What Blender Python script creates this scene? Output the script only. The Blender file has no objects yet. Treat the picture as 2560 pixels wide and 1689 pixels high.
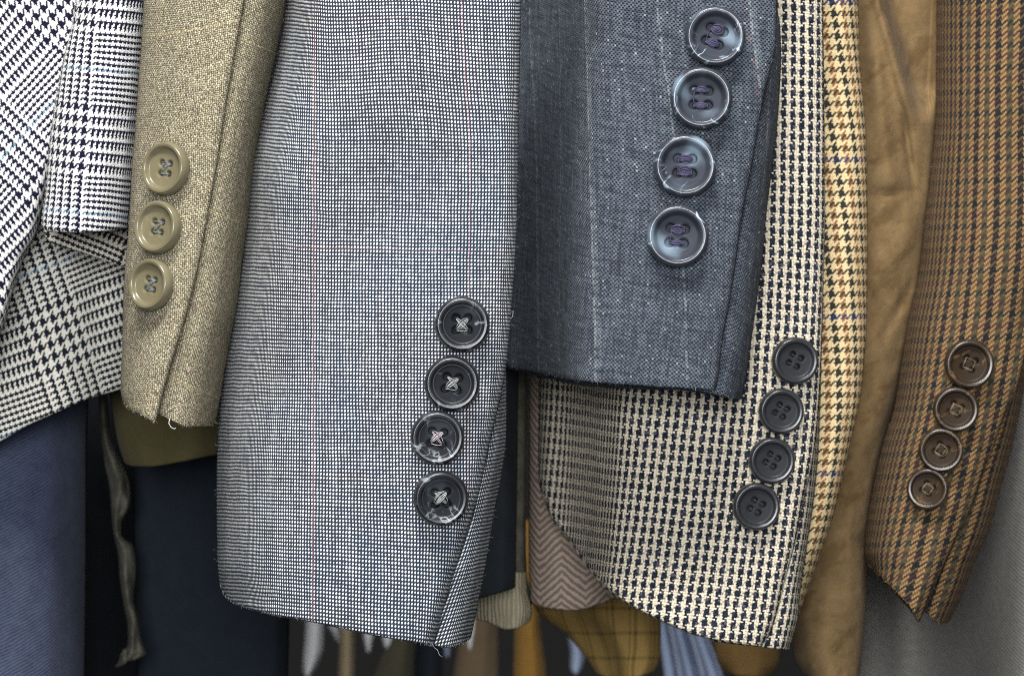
import bpy, math, random
import numpy as np
from mathutils import Vector, Matrix
from mathutils.bvhtree import BVHTree

random.seed(7)
rng = np.random.default_rng(11)
scene = bpy.context.scene
col = scene.collection

# ------------------------------------------------------------------ camera
D = 0.70            # camera to the plane of the nearest sleeves (m)
Z0 = 1.10           # height of the lens above the floor
cam_d = bpy.data.cameras.new('camera')
cam = bpy.data.objects.new('camera', cam_d)
col.objects.link(cam)
cam.location = (0, -D, Z0)
cam.rotation_euler = (math.radians(90), 0, 0)
cam_d.sensor_width = 36.0
cam_d.lens = 36.0 * D / 0.256
cam_d.clip_start = 0.02
cam_d.clip_end = 50
cam_d.dof.use_dof = True
cam_d.dof.focus_distance = D + 0.006
cam_d.dof.aperture_fstop = 26.0
scene.camera = cam

# ------------------------------------------------------------------ light
world = bpy.data.worlds.new('World')
scene.world = world
world.use_nodes = True
bg = world.node_tree.nodes['Background']
bg.inputs[0].default_value = (0.86, 0.93, 1.0, 1)
bg.inputs[1].default_value = 0.03

def area(name, loc, target, sx, sy, power, color):
    l = bpy.data.lights.new(name, 'AREA')
    l.shape = 'RECTANGLE'; l.size = sx; l.size_y = sy
    l.energy = power; l.color = color
    o = bpy.data.objects.new(name, l); col.objects.link(o)
    o.location = loc
    o.rotation_euler = (Vector(target) - Vector(loc)).to_track_quat('-Z', 'Y').to_euler()
    return o
area('ceiling_lamp', (-0.08, -0.46, Z0 + 0.80), (0, 0.05, Z0), 0.46, 0.12, 17.0, (1.0, 0.985, 0.96))
area('window_light', (-0.02, -1.15, Z0 + 0.14), (0, 0.05, Z0), 0.50, 0.36, 15.0, (0.95, 0.98, 1.0))

vs = scene.view_settings
vs.view_transform = 'Standard'; vs.look = 'None'
vs.exposure = 0.0; vs.gamma = 1.0; vs.use_curve_mapping = False
scene.cycles.use_denoising = False
scene.cycles.filter_width = 1.05
scene.cycles.max_bounces = 6
scene.cycles.diffuse_bounces = 3

# ------------------------------------------------------------------ node expressions
class X:
    """a value in a node tree, with arithmetic"""
    def __init__(s, nt, v): s.nt = nt; s.v = v
    def _op(s, op, *o, clamp=False):
        n = s.nt.nodes.new('ShaderNodeMath'); n.operation = op; n.use_clamp = clamp
        for k, a in enumerate((s,) + o):
            a = a.v if isinstance(a, X) else a
            if isinstance(a, (int, float)): n.inputs[k].default_value = a
            else: s.nt.links.new(a, n.inputs[k])
        return X(s.nt, n.outputs[0])
    def __add__(s, o): return s._op('ADD', o)
    __radd__ = __add__
    def __sub__(s, o): return s._op('SUBTRACT', o)
    def __rsub__(s, o): return X(s.nt, o)._op('SUBTRACT', s)
    def __mul__(s, o): return s._op('MULTIPLY', o)
    __rmul__ = __mul__
    def __truediv__(s, o): return s._op('DIVIDE', o)
    def floor(s): return s._op('FLOOR')
    def fract(s): return s._op('FRACT')
    def mod(s, m): return s._op('FLOORED_MODULO', m)
    def lt(s, o): return s._op('LESS_THAN', o)
    def gt(s, o): return s._op('GREATER_THAN', o)
    def sin(s): return s._op('SINE')
    def abs(s): return s._op('ABSOLUTE')
    def sqrt(s): return s._op('SQRT')
    def pow(s, p): return s._op('POWER', p)
    def mx(s, o): return s._op('MAXIMUM', o)
    def mn(s, o): return s._op('MINIMUM', o)
    def cl(s): return s._op('ADD', 0.0, clamp=True)
    def smooth(s, a, b):
        n = s.nt.nodes.new('ShaderNodeMapRange'); n.interpolation_type = 'SMOOTHSTEP'
        s.nt.links.new(s.v, n.inputs[0])
        for k, q in ((1, a), (2, b)):
            if isinstance(q, X): s.nt.links.new(q.v, n.inputs[k])
            else: n.inputs[k].default_value = q
        return X(s.nt, n.outputs[0])

def vec(nt, x, y, z=0.0):
    n = nt.nodes.new('ShaderNodeCombineXYZ')
    for k, a in enumerate((x, y, z)):
        a = a.v if isinstance(a, X) else a
        if isinstance(a, (int, float)): n.inputs[k].default_value = a
        else: nt.links.new(a, n.inputs[k])
    return n.outputs[0]
def noise(nt, v, scale=1.0, detail=2.0, rough=0.5, dist=0.0):
    n = nt.nodes.new('ShaderNodeTexNoise'); n.inputs['Scale'].default_value = scale
    n.inputs['Detail'].default_value = detail; n.inputs['Roughness'].default_value = rough
    n.inputs['Distortion'].default_value = dist
    nt.links.new(v, n.inputs['Vector'])
    return X(nt, n.outputs[0])
def wnoise(nt, v):
    n = nt.nodes.new('ShaderNodeTexWhiteNoise'); n.noise_dimensions = '3D'
    nt.links.new(v, n.inputs['Vector'])
    return X(nt, n.outputs['Value'])
def mixc(nt, f, a, b):
    n = nt.nodes.new('ShaderNodeMix'); n.data_type = 'RGBA'
    if isinstance(f, X): nt.links.new(f.v, n.inputs[0])
    else: n.inputs[0].default_value = f
    for k, q in ((6, a), (7, b)):
        if isinstance(q, tuple): n.inputs[k].default_value = (*q, 1)
        else: nt.links.new(q, n.inputs[k])
    return n.outputs[2]
def scalec(nt, c, f):
    n = nt.nodes.new('ShaderNodeVectorMath'); n.operation = 'SCALE'
    if isinstance(c, tuple): n.inputs[0].default_value = c
    else: nt.links.new(c, n.inputs[0])
    nt.links.new(f.v, n.inputs['Scale'])
    return n.outputs[0]
def sr(r, g, b):
    f = lambda c: (c/255/12.92 if c/255 <= 0.04045 else ((c/255+0.055)/1.055)**2.4)
    return (f(r), f(g), f(b))

def new_mat(name):
    m = bpy.data.materials.new(name); m.use_nodes = True
    nt = m.node_tree
    return m, nt, nt.nodes['Principled BSDF']
def uv_xy(nt, rot=0.0, wob=1.5, wobscale=0.012, skew=0.0):
    t = nt.nodes.new('ShaderNodeUVMap'); t.uv_map = 'cloth'
    s = nt.nodes.new('ShaderNodeSeparateXYZ'); nt.links.new(t.outputs[0], s.inputs[0])
    u = X(nt, s.outputs[0]); v = X(nt, s.outputs[1])
    if rot or skew:
        c, q = math.cos(math.radians(rot)), math.sin(math.radians(rot))
        u, v = u*c + v*q, v*c - u*q
        if skew: u = u + v*skew
    if wob:
        w = vec(nt, u*wobscale, v*wobscale, 3.1)
        a = noise(nt, w, 1.0, 3.0); b = noise(nt, vec(nt, u*wobscale, v*wobscale, 9.7), 1.0, 3.0)
        u = u + (a-0.5)*(wob*4); v = v + (b-0.5)*(wob*4)
    return u, v
def finish(nt, bsdf, color, height, bump=0.00012, rough=0.9, sheen=0.12, spec=0.08, strength=1.0):
    # loose fibres: a soft mottling over the whole cloth
    nt.links.new(color, bsdf.inputs['Base Color'])
    bsdf.inputs['Roughness'].default_value = rough
    bsdf.inputs['Specular IOR Level'].default_value = spec
    bsdf.inputs['Sheen Weight'].default_value = sheen*0.2
    bsdf.inputs['Sheen Roughness'].default_value = 0.5
    if height is not None:
        b = nt.nodes.new('ShaderNodeBump'); b.inputs['Distance'].default_value = bump
        b.inputs['Strength'].default_value = strength
        nt.links.new(height.v, b.inputs['Height'])
        nt.links.new(b.outputs[0], bsdf.inputs['Normal'])

def yarn(nt, i, j, fu, fv, warp):
    """relief of the thread on top: round across, dipping at its ends"""
    hw = ((fu-0.5).abs()*-2+1).mx(0.0).pow(0.6)
    hj = ((fv-0.5).abs()*-2+1).mx(0.0).pow(0.6)
    return hw*warp + hj*(1-warp)

def two_by_two(name, pu, pv, seq_u, seq_v, palette, rot=0, skew=0, wob=1.2, over=None, sheen=0.12,
               var=0.25, bump=0.00012, twill=True, fuzz=0.25, soft=None):
    """a real 2/2 twill (or plain) weave: seq_u / seq_v give the palette index of each warp / weft thread"""
    m, nt, bsdf = new_mat(name)
    u, v = uv_xy(nt, rot, wob, skew=skew)
    # frayed thread edges
    n1 = noise(nt, vec(nt, u*0.35, v*0.35, 1.7), 1.0, 2.0)
    n2 = noise(nt, vec(nt, u*0.35, v*0.35, 7.7), 1.0, 2.0)
    uu = u + (n1-0.5)*(pu*0.55); vv = v + (n2-0.5)*(pv*0.55)
    i = (uu/pu).floor(); j = (vv/pv).floor()
    fu = (uu/pu).fract(); fv = (vv/pv).fract()
    warp = (i+j).mod(4).lt(2) if twill else (i+j).mod(2).lt(1)
    def sequence(k, seq):
        # seq: callable(k) -> list of (mask, colour) painted in order over palette[0]
        c = palette[0]
        for mask, pc in seq(k): c = mixc(nt, mask, c, pc)
        return c
    cw = sequence(i, seq_u); cf = sequence(j, seq_v)
    color = mixc(nt, warp, cf, cw)
    rnd = wnoise(nt, vec(nt, i*warp, j*(1-warp), 5.0))
    fib = noise(nt, vec(nt, u*0.22, v*0.22, 2.0), 1.0, 4.0, 0.65)
    h = yarn(nt, i, j, fu, fv, warp)
    color = scalec(nt, color, (1-var*0.5) + rnd*var)
    color = scalec(nt, color, (1-fuzz) + fib*(2*fuzz))
    color = scalec(nt, color, 0.72 + h*0.34)
    finish(nt, bsdf, color, h, bump, sheen=sheen)
    return m

# ---- the cloths
def seq_block(n, period, width, c, start=0):
    pass

NAVY = (0.010, 0.010, 0.030); WHITE = (0.90, 0.89, 0.86)
def glen(name, rot, white=WHITE, dark=NAVY):
    def s(k, blue=0.0):
        m = k.mod(96)
        big = m.lt(48) * m.mod(8).lt(4)
        small = m.gt(47.5) * m.mod(4).lt(2)
        mid = m.gt(70.5) * m.lt(73.5)
        return [((big+small).cl(), dark), (mid*blue, (0.34, 0.52, 0.66))]
    return two_by_two(name, 3.45, 3.75, s, lambda k: s(k, 0.5), [white], rot=rot, wob=1.6, var=0.12, fuzz=0.10)

def yellow_hound():
    def su(k):
        m = k.mod(16)
        return [(m.lt(4), (0.035, 0.035, 0.032)), (m.gt(7.5)*m.lt(12), (0.36, 0.17, 0.07))]
    def sv(k):
        m = k.mod(8)
        blue = k.mod(112).lt(4)
        return [(m.lt(4), (0.045, 0.05, 0.035)), (blue, (0.03, 0.06, 0.17))]
    return two_by_two('yellow_houndstooth_cloth', 3.45, 3.5, su, sv, [(0.95, 0.73, 0.41)], skew=-0.13, wob=1.3, var=0.22, fuzz=0.14)

def brown_tweed():
    def su(k):
        m = k.mod(16)
        return [(m.lt(4), (0.016, 0.017, 0.021)), (m.gt(7.5)*m.lt(12), (0.060, 0.055, 0.036))]
    def sv(k):
        m = k.mod(16)
        return [(k*0+1, (0.12, 0.08, 0.038)), (m.lt(4), (0.018, 0.022, 0.022)), (m.gt(7.5)*m.lt(12), (0.055, 0.030, 0.026))]
    return two_by_two('brown_check_tweed_cloth', 3.6, 3.5, su, sv, [(0.335, 0.192, 0.085)], wob=1.6, var=0.3, fuzz=0.2)

def cream_hound():
    m, nt, bsdf = new_mat('cream_and_navy_houndstooth_cloth')
    u, v = uv_xy(nt, 0, 1.4)
    n1 = noise(nt, vec(nt, u*0.3, v*0.3, 1.7), 1.0, 2.0); n2 = noise(nt, vec(nt, u*0.3, v*0.3, 7.7), 1.0, 2.0)
    n3 = noise(nt, vec(nt, u*0.05, v*0.05, 27.0), 1.0, 2.0)
    uu = u + (n1-0.5)*6.5 + (n3-0.5)*5; vv = v + (n2-0.5)*6.5 - u*0.04
    pu, pv = 5.65, 6.7
    i = (uu/pu).floor(); j = (vv/pv).floor(); fu = (uu/pu).fract(); fv = (vv/pv).fract()
    warp = (i+j).mod(2).lt(1)
    du = i.mod(4).lt(2); dv = j.mod(4).lt(2)
    dark_u = du
    # a dark weft pick crossing a pale warp sinks in and shows only as a small grey tie
    tie = ((fu-0.5).abs().lt(0.40)) * ((fv-0.5).abs().lt(0.27))
    dark_v = dv * (du + (1-du)*tie*0.85).cl()
    pale_v = 1 - dark_v
    d = (warp*dark_u + (1-warp)*dark_v).cl()
    # pale picks over dark warps stand proud and a little thin
    nub = (1-warp)*du*(1-dv)*((fv-0.5).abs().gt(0.26) + 0.0)
    q4 = (uu/pu).mod(4.0)
    wide = (q4.gt(3.80) + q4.lt(2.20)).cl()*dv
    d = (d + nub + wide).cl()
    rnd = wnoise(nt, vec(nt, i*warp, j*(1-warp), 5.0))
    fib = noise(nt, vec(nt, u*0.25, v*0.25, 2.0), 1.0, 4.0, 0.65)
    blue = noise(nt, vec(nt, u*0.11, v*0.11, 12.0), 1.0, 2.0)
    dk = mixc(nt, blue.smooth(0.42, 0.62), (0.011, 0.017, 0.022), (0.032, 0.038, 0.066))
    speck = wnoise(nt, vec(nt, i, j, 31.0)).gt(0.9)*fib
    dk = mixc(nt, speck*0.5, dk, (0.35, 0.30, 0.38))
    c = mixc(nt, d, (0.82, 0.72, 0.55), dk)
    h = yarn(nt, i, j, fu, fv, warp)
    c = scalec(nt, c, 0.90 + rnd*0.18)
    c = scalec(nt, c, 0.80 + fib*0.4)
    c = scalec(nt, c, 0.74 + h*0.32)
    finish(nt, bsdf, c, h, 0.0002)
    return m

def grey_birdseye():
    m, nt, bsdf = new_mat('grey_birdseye_cloth')
    u, v = uv_xy(nt, 0, 1.3, 0.010)
    pu, pv = 7.9, 9.3
    # uneven yarn: some columns and rows run tighter or darker for a stretch
    i0 = (u/pu).floor(); j0 = (v/pv).floor()
    colv = noise(nt, vec(nt, i0*0.61, v*0.004, 4.0), 1.0, 2.0)
    rowv = noise(nt, vec(nt, u*0.004, j0*0.57, 8.0), 1.0, 2.0)
    uu = u + (colv-0.5)*1.8; vv = v + (rowv-0.5)*1.8
    i = (uu/pu).floor(); j = (vv/pv).floor()
    fu = (uu/pu).fract()-0.5; fv = (vv/pv).fract()-0.5
    n1 = noise(nt, vec(nt, u*0.30, v*0.30, 1.7), 1.0, 2.0)
    fus = fu + fv*0.22
    r = 0.312 + (colv-0.5)*0.13 + (rowv-0.5)*0.11 + (wnoise(nt, vec(nt, i, j, 1.0))-0.5)*0.06 + (n1-0.5)*0.14
    q = (fus*fus*1.12 + fv*fv*0.90).sqrt()
    dot = (r-q).smooth(-0.06, 0.09)
    over = noise(nt, vec(nt, u*0.0035, v*0.0025, 21.0), 1.0, 2.0)
    base = mixc(nt, over.smooth(0.35, 0.62), (0.013, 0.024, 0.046), (0.019, 0.018, 0.030))
    weft = (fv.abs()-0.5).abs().smooth(0.20, 0.06)
    hair = noise(nt, vec(nt, u*0.5, v*0.9, 3.0), 1.0, 3.0, 0.7)
    base = mixc(nt, (weft*0.30 + hair.smooth(0.45, 0.75)*0.35).cl(), base, (0.075, 0.095, 0.13))
    c = mixc(nt, dot, base, (0.80, 0.80, 0.775))
    # a fine red check: one warp thread and one weft pick at a time
    pink = (0.55, 0.17, 0.16)
    ru = ((u.mod(384.0)-192.0).abs()-192.0).abs().lt(1.7)
    rv = (((v-622.0).mod(572.0)-286.0).abs()-286.0).abs().lt(1.7)
    c = mixc(nt, ru*(0.05+fv.abs()*0.55).cl(), c, pink)
    c = mixc(nt, rv*(0.02+n1*0.11), c, (0.55, 0.22, 0.18))
    h = dot*(1-q*0.8) + weft*0.15
    c = scalec(nt, c, 0.86 + n1*0.28)
    finish(nt, bsdf, c, h, 0.00016, sheen=0.10)
    return m

def navy_sharkskin():
    m, nt, bsdf = new_mat('charcoal_blue_pinstripe_cloth')
    u, v = uv_xy(nt, 0, 2.0, 0.014)
    pu, pv = 5.1, 5.3
    n1 = noise(nt, vec(nt, u*0.28, v*0.28, 1.7), 1.0, 2.0); n2 = noise(nt, vec(nt, u*0.28, v*0.28, 7.7), 1.0, 2.0)
    uu = u + (n1-0.5)*5 + v*0.10; vv = v + (n2-0.5)*4 - u*0.12
    i = (uu/pu).floor(); j = (vv/pv).floor()
    fu = (uu/pu).fract()-0.5; fv = (vv/pv).fract()-0.5
    warp = (i+j).mod(2).lt(1)
    gap = (1-warp) * (fu*fu*0.7 + fv*fv*2.6).sqrt().smooth(0.62, 0.40)
    slubi = noise(nt, vec(nt, i*0.7, v*0.01, 2.0), 1.0, 2.0)
    slubj = noise(nt, vec(nt, u*0.01, j*0.7, 6.0), 1.0, 2.0)
    light = mixc(nt, (slubi*0.5+slubj*0.5).smooth(0.35, 0.65), (0.055, 0.065, 0.083), (0.135, 0.160, 0.190))
    c = mixc(nt, gap, light, (0.009, 0.008, 0.016))
    c = mixc(nt, (slubj+slubi).smooth(1.0, 0.70)*0.22, c, (0.028, 0.030, 0.044))
    bright = wnoise(nt, vec(nt, i, j, 11.0)).gt(0.985)*warp
    c = mixc(nt, bright*0.3, c, (0.62, 0.66, 0.66))
    # chalk stripes, one or two slubby warps each
    for off, per, w, a in ((8.0, 228.0, 3.0, 0.38), (14.0, 456.0, 10.0, 0.16), (60.0, 228.0, 2.0, 0.08)):
        s = (((u-off).mod(per)-per/2).abs()-per/2).abs().lt(w)
        br = noise(nt, vec(nt, u*0.02, v*0.06, 19.0), 1.0, 2.0).smooth(0.35, 0.6)
        c = mixc(nt, s*br*(warp*0.6+0.4)*a, c, (0.42, 0.47, 0.48))
    red = ((u-455.0).abs().lt(2.2))*warp*wnoise(nt, vec(nt, j, 2.0, 3.0)).gt(0.55)
    c = mixc(nt, red*0.35, c, (0.50, 0.14, 0.09))
    h = yarn(nt, i, j, fu+0.5, fv+0.5, warp)
    fib = noise(nt, vec(nt, u*0.05, v*0.05, 2.0), 1.0, 5.0, 0.7)
    c = scalec(nt, c, 0.72 + fib*0.56)
    finish(nt, bsdf, c, h, 0.00016, sheen=0.16)
    return m

def tan_weave():
    m, nt, bsdf = new_mat('tan_hopsack_cloth')
    u, v = uv_xy(nt, 0, 2.0, 0.014)
    pu, pv = 5.0, 5.4
    n1 = noise(nt, vec(nt, u*0.22, v*0.22, 1.7), 1.0, 2.0); n2 = noise(nt, vec(nt, u*0.22, v*0.22, 7.7), 1.0, 2.0)
    uu = u + (n1-0.5)*7; vv = v + (n2-0.5)*7
    i = (uu/pu).floor(); j = (vv/pv).floor(); fu = (uu/pu).fract()-0.5; fv = (vv/pv).fract()-0.5
    warp = (i+j).mod(2).lt(1)
    rw = wnoise(nt, vec(nt, i, j, 1.0))
    body = mixc(nt, rw, (0.36, 0.31, 0.20), (0.66, 0.585, 0.425))
    low = (fu*fu*(2.2) + fv*fv*2.0).sqrt()
    gap = low.smooth(0.42, 0.72)*0.85 + (1-warp)*rw.gt(0.55)*0.55
    c = mixc(nt, gap.cl(), body, (0.095, 0.083, 0.052))
    sp = wnoise(nt, vec(nt, i, j, 17.0))
    c = mixc(nt, sp.gt(0.985)*0.45, c, (0.035, 0.04, 0.05))
    c = mixc(nt, sp.lt(0.006)*0.35, c, (0.55, 0.18, 0.18))
    # thin yellow windowpane
    vv2 = v - 0.0*u
    wv = (((vv2-75.0).mod(462.0)-231.0).abs()-231.0).abs().lt(1.9)
    wu = (((u-66.0).mod(400.0)-200.0).abs()-200.0).abs().lt(2.0)*warp
    c = mixc(nt, wv*(0.10+n1*0.5), c, (0.74, 0.58, 0.28))
    c = mixc(nt, wu*0.55, c, (0.75, 0.58, 0.28))
    rv = (((v-330.0).mod(462.0)-231.0).abs()-231.0).abs().lt(3.5)
    c = mixc(nt, rv*wnoise(nt, vec(nt, i, j, 5.0)).gt(0.6)*0.22, c, (0.42, 0.16, 0.14))
    fib = noise(nt, vec(nt, u*0.06, v*0.06, 2.0), 1.0, 4.0, 0.7)
    c = scalec(nt, c, 0.75 + fib*0.5)
    h = yarn(nt, i, j, fu+0.5, fv+0.5, warp)
    finish(nt, bsdf, c, h, 0.00024, sheen=0.18)
    return m

def twill_cloth(name, dark, light, pitch=6.0, angle=25.0, contrast=0.6, mott=0.35, bump=0.00012, blotch=None, sheen=0.2, rough=0.95):
    """fine diagonal twill with mottled, napped surface"""
    m, nt, bsdf = new_mat(name)
    u, v = uv_xy(nt, angle, 2.5, 0.02)
    n1 = noise(nt, vec(nt, u*0.12, v*0.25, 1.7), 1.0, 3.0)
    w = ((v + (n1-0.5)*5)*(2*math.pi/pitch)).sin()*0.5+0.5
    dash = noise(nt, vec(nt, u*0.16, v*0.5, 4.0), 1.0, 2.0, 0.6)
    f = (w*contrast*(0.5+dash) + (noise(nt, vec(nt, u*0.02, v*0.02, 8.0), 1.0, 4.0, 0.65)-0.5)*mott*2 + 0.25).cl()
    c = mixc(nt, f, dark, light)
    if blotch:
        b = noise(nt, vec(nt, u*0.010, v*0.016, 14.0), 1.0, 4.0, 0.6).smooth(0.50, 0.66)
        c = mixc(nt, b*0.55, c, blotch)
    fine = noise(nt, vec(nt, u*0.30, v*0.30, 2.0), 1.0, 3.0, 0.7)
    c = scalec(nt, c, 0.70+fine*0.60)
    finish(nt, bsdf, c, w*0.7+fine*0.5, bump, sheen=sheen, rough=rough)
    return m

def pin_dot(name, rot, light, dark, pu=7.6, pv=7.6):
    m, nt, bsdf = new_mat(name)
    u, v = uv_xy(nt, rot, 1.5)
    n1 = noise(nt, vec(nt, u*0.3, v*0.3, 1.7), 1.0, 2.0)
    j = (v/pv).floor(); uu = u + j.mod(2)*(pu/2)
    fu = (uu/pu).fract()-0.5; fv = (v/pv).fract()-0.5
    q = (fu*fu*0.8+fv*fv*1.3).sqrt() + (n1-0.5)*0.2
    d = q.smooth(0.34, 0.20)
    c = mixc(nt, d, light, dark)
    streak = noise(nt, vec(nt, u*0.03, j*0.8, 5.0), 1.0, 2.0)
    c = scalec(nt, c, 0.70+streak*0.6)
    finish(nt, bsdf, c, q, 0.00016)
    return m

def herringbone(name, light, dark):
    m, nt, bsdf = new_mat(name)
    u, v = uv_xy(nt, 0, 3.0, 0.02)
    zig = ((u.mod(120.0)-60.0).abs())*0.8
    n1 = noise(nt, vec(nt, u*0.1, v*0.1, 1.7), 1.0, 3.0)
    w = ((v - zig*-1.0 + (n1-0.5)*10)*(2*math.pi/19.0)).sin()*0.5+0.5
    c = mixc(nt, w.smooth(0.2, 0.8), dark, light)
    fine = noise(nt, vec(nt, u*0.25, v*0.25, 2.0), 1.0, 4.0, 0.7)
    c = scalec(nt, c, 0.55+fine*0.9)
    finish(nt, bsdf, c, w, 0.0002)
    return m

def plain_check(name, ground, line, pu=58.0, pv=62.0):
    m, nt, bsdf = new_mat(name)
    u, v = uv_xy(nt, 0, 2.0)
    a = ((u.mod(pu)-pu/2).abs()).lt(3.5); b = ((v.mod(pv)-pv/2).abs()).lt(4.0)
    a2 = (((u+14).mod(pu)-pu/2).abs()).lt(2.0)
    fine = noise(nt, vec(nt, u*0.3, v*0.3, 2.0), 1.0, 3.0, 0.7)
    c = mixc(nt, ((a+a2)*0.55+b*0.40).cl(), ground, line)
    rib = ((u*(2*math.pi/9.0)).sin()*0.5+0.5)
    c = scalec(nt, c, 0.65+fine*0.45+rib*0.22)
    finish(nt, bsdf, c, fine, 0.0002)
    return m

def rib_cloth(name, light, dark, pitch=11.0):
    m, nt, bsdf = new_mat(name)
    u, v = uv_xy(nt, 0, 3.0)
    n1 = noise(nt, vec(nt, u*0.1, v*0.02, 1.7), 1.0, 3.0)
    w = ((u+(n1-0.5)*10)*(2*math.pi/pitch)).sin()*0.5+0.5
    fine = noise(nt, vec(nt, u*0.25, v*0.25, 2.0), 1.0, 4.0, 0.7)
    c = mixc(nt, (w*0.55+fine*0.5).cl(), dark, light)
    finish(nt, bsdf, c, w, 0.0004)
    return m

def horn(name, base, vein, vein_amt, rough, cloud=0.0, base2=None):
    """polished horn / resin button with pale marbling, different on every button"""
    m, nt, bsdf = new_mat(name)
    tc = nt.nodes.new('ShaderNodeTexCoord'); oi = nt.nodes.new('ShaderNodeObjectInfo')
    s = nt.nodes.new('ShaderNodeSeparateXYZ'); nt.links.new(tc.outputs['Object'], s.inputs[0])
    x, y = X(nt, s.outputs[0]), X(nt, s.outputs[1]); rd = X(nt, oi.outputs['Random'])
    p = vec(nt, x*6.0 + rd*17.0, y*6.0 + rd*31.0, rd*90.0)
    big = noise(nt, vec(nt, x*0.8+rd*7.0, y*0.8+rd*11.0, rd*50.0), 1.0, 1.0)
    n1 = noise(nt, vec(nt, x*1.05 + rd*17.0, y*1.05 + rd*31.0, rd*90.0), 1.0, 3.0, 0.55, 1.2)
    ridge = ((n1-0.5).abs()*-1).smooth(-0.032, -0.002)
    patch = noise(nt, vec(nt, x*1.1+rd*5.0, y*1.1+rd*3.0, rd*20.0+4.0), 1.0, 2.0).smooth(0.50, 0.68)
    fine = noise(nt, p, 1.0, 3.0, 0.7)
    c = mixc(nt, fine*0.6, base, base2 or tuple(min(1, b*1.6) for b in base))
    c = mixc(nt, (ridge*patch*vein_amt + (big.smooth(0.55, 0.75)*cloud)).cl(), c, vein)
    nt.links.new(c, bsdf.inputs['Base Color'])
    sc = noise(nt, vec(nt, x*3.0, y*40.0, rd*9.0), 1.0, 2.0)
    rad = (x*x+y*y).sqrt()
    face = rad.smooth(0.74, 0.64)
    rr = (fine*0.14 + sc*0.06 + face*0.20 + (rough-0.01))
    nt.links.new(rr.v, bsdf.inputs['Roughness'])
    nt.links.new((0.60 - face*0.54).v, bsdf.inputs['Specular IOR Level'])
    b = nt.nodes.new('ShaderNodeBump'); b.inputs['Distance'].default_value = 0.00003; b.inputs['Strength'].default_value = 0.5
    nt.links.new(fine.v, b.inputs['Height']); nt.links.new(b.outputs[0], bsdf.inputs['Normal'])
    return m

def thread_mat(name, c1, c2, rough=0.7, scale=14.0):
    m, nt, bsdf = new_mat(name)
    tc = nt.nodes.new('ShaderNodeTexCoord')
    n = noise(nt, tc.outputs['Object'], scale, 3.0, 0.7)
    nt.links.new(mixc(nt, n.smooth(0.3, 0.7), c1, c2), bsdf.inputs['Base Color'])
    bsdf.inputs['Roughness'].default_value = rough
    bsdf.inputs['Sheen Weight'].default_value = 0.2
    return m

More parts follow.
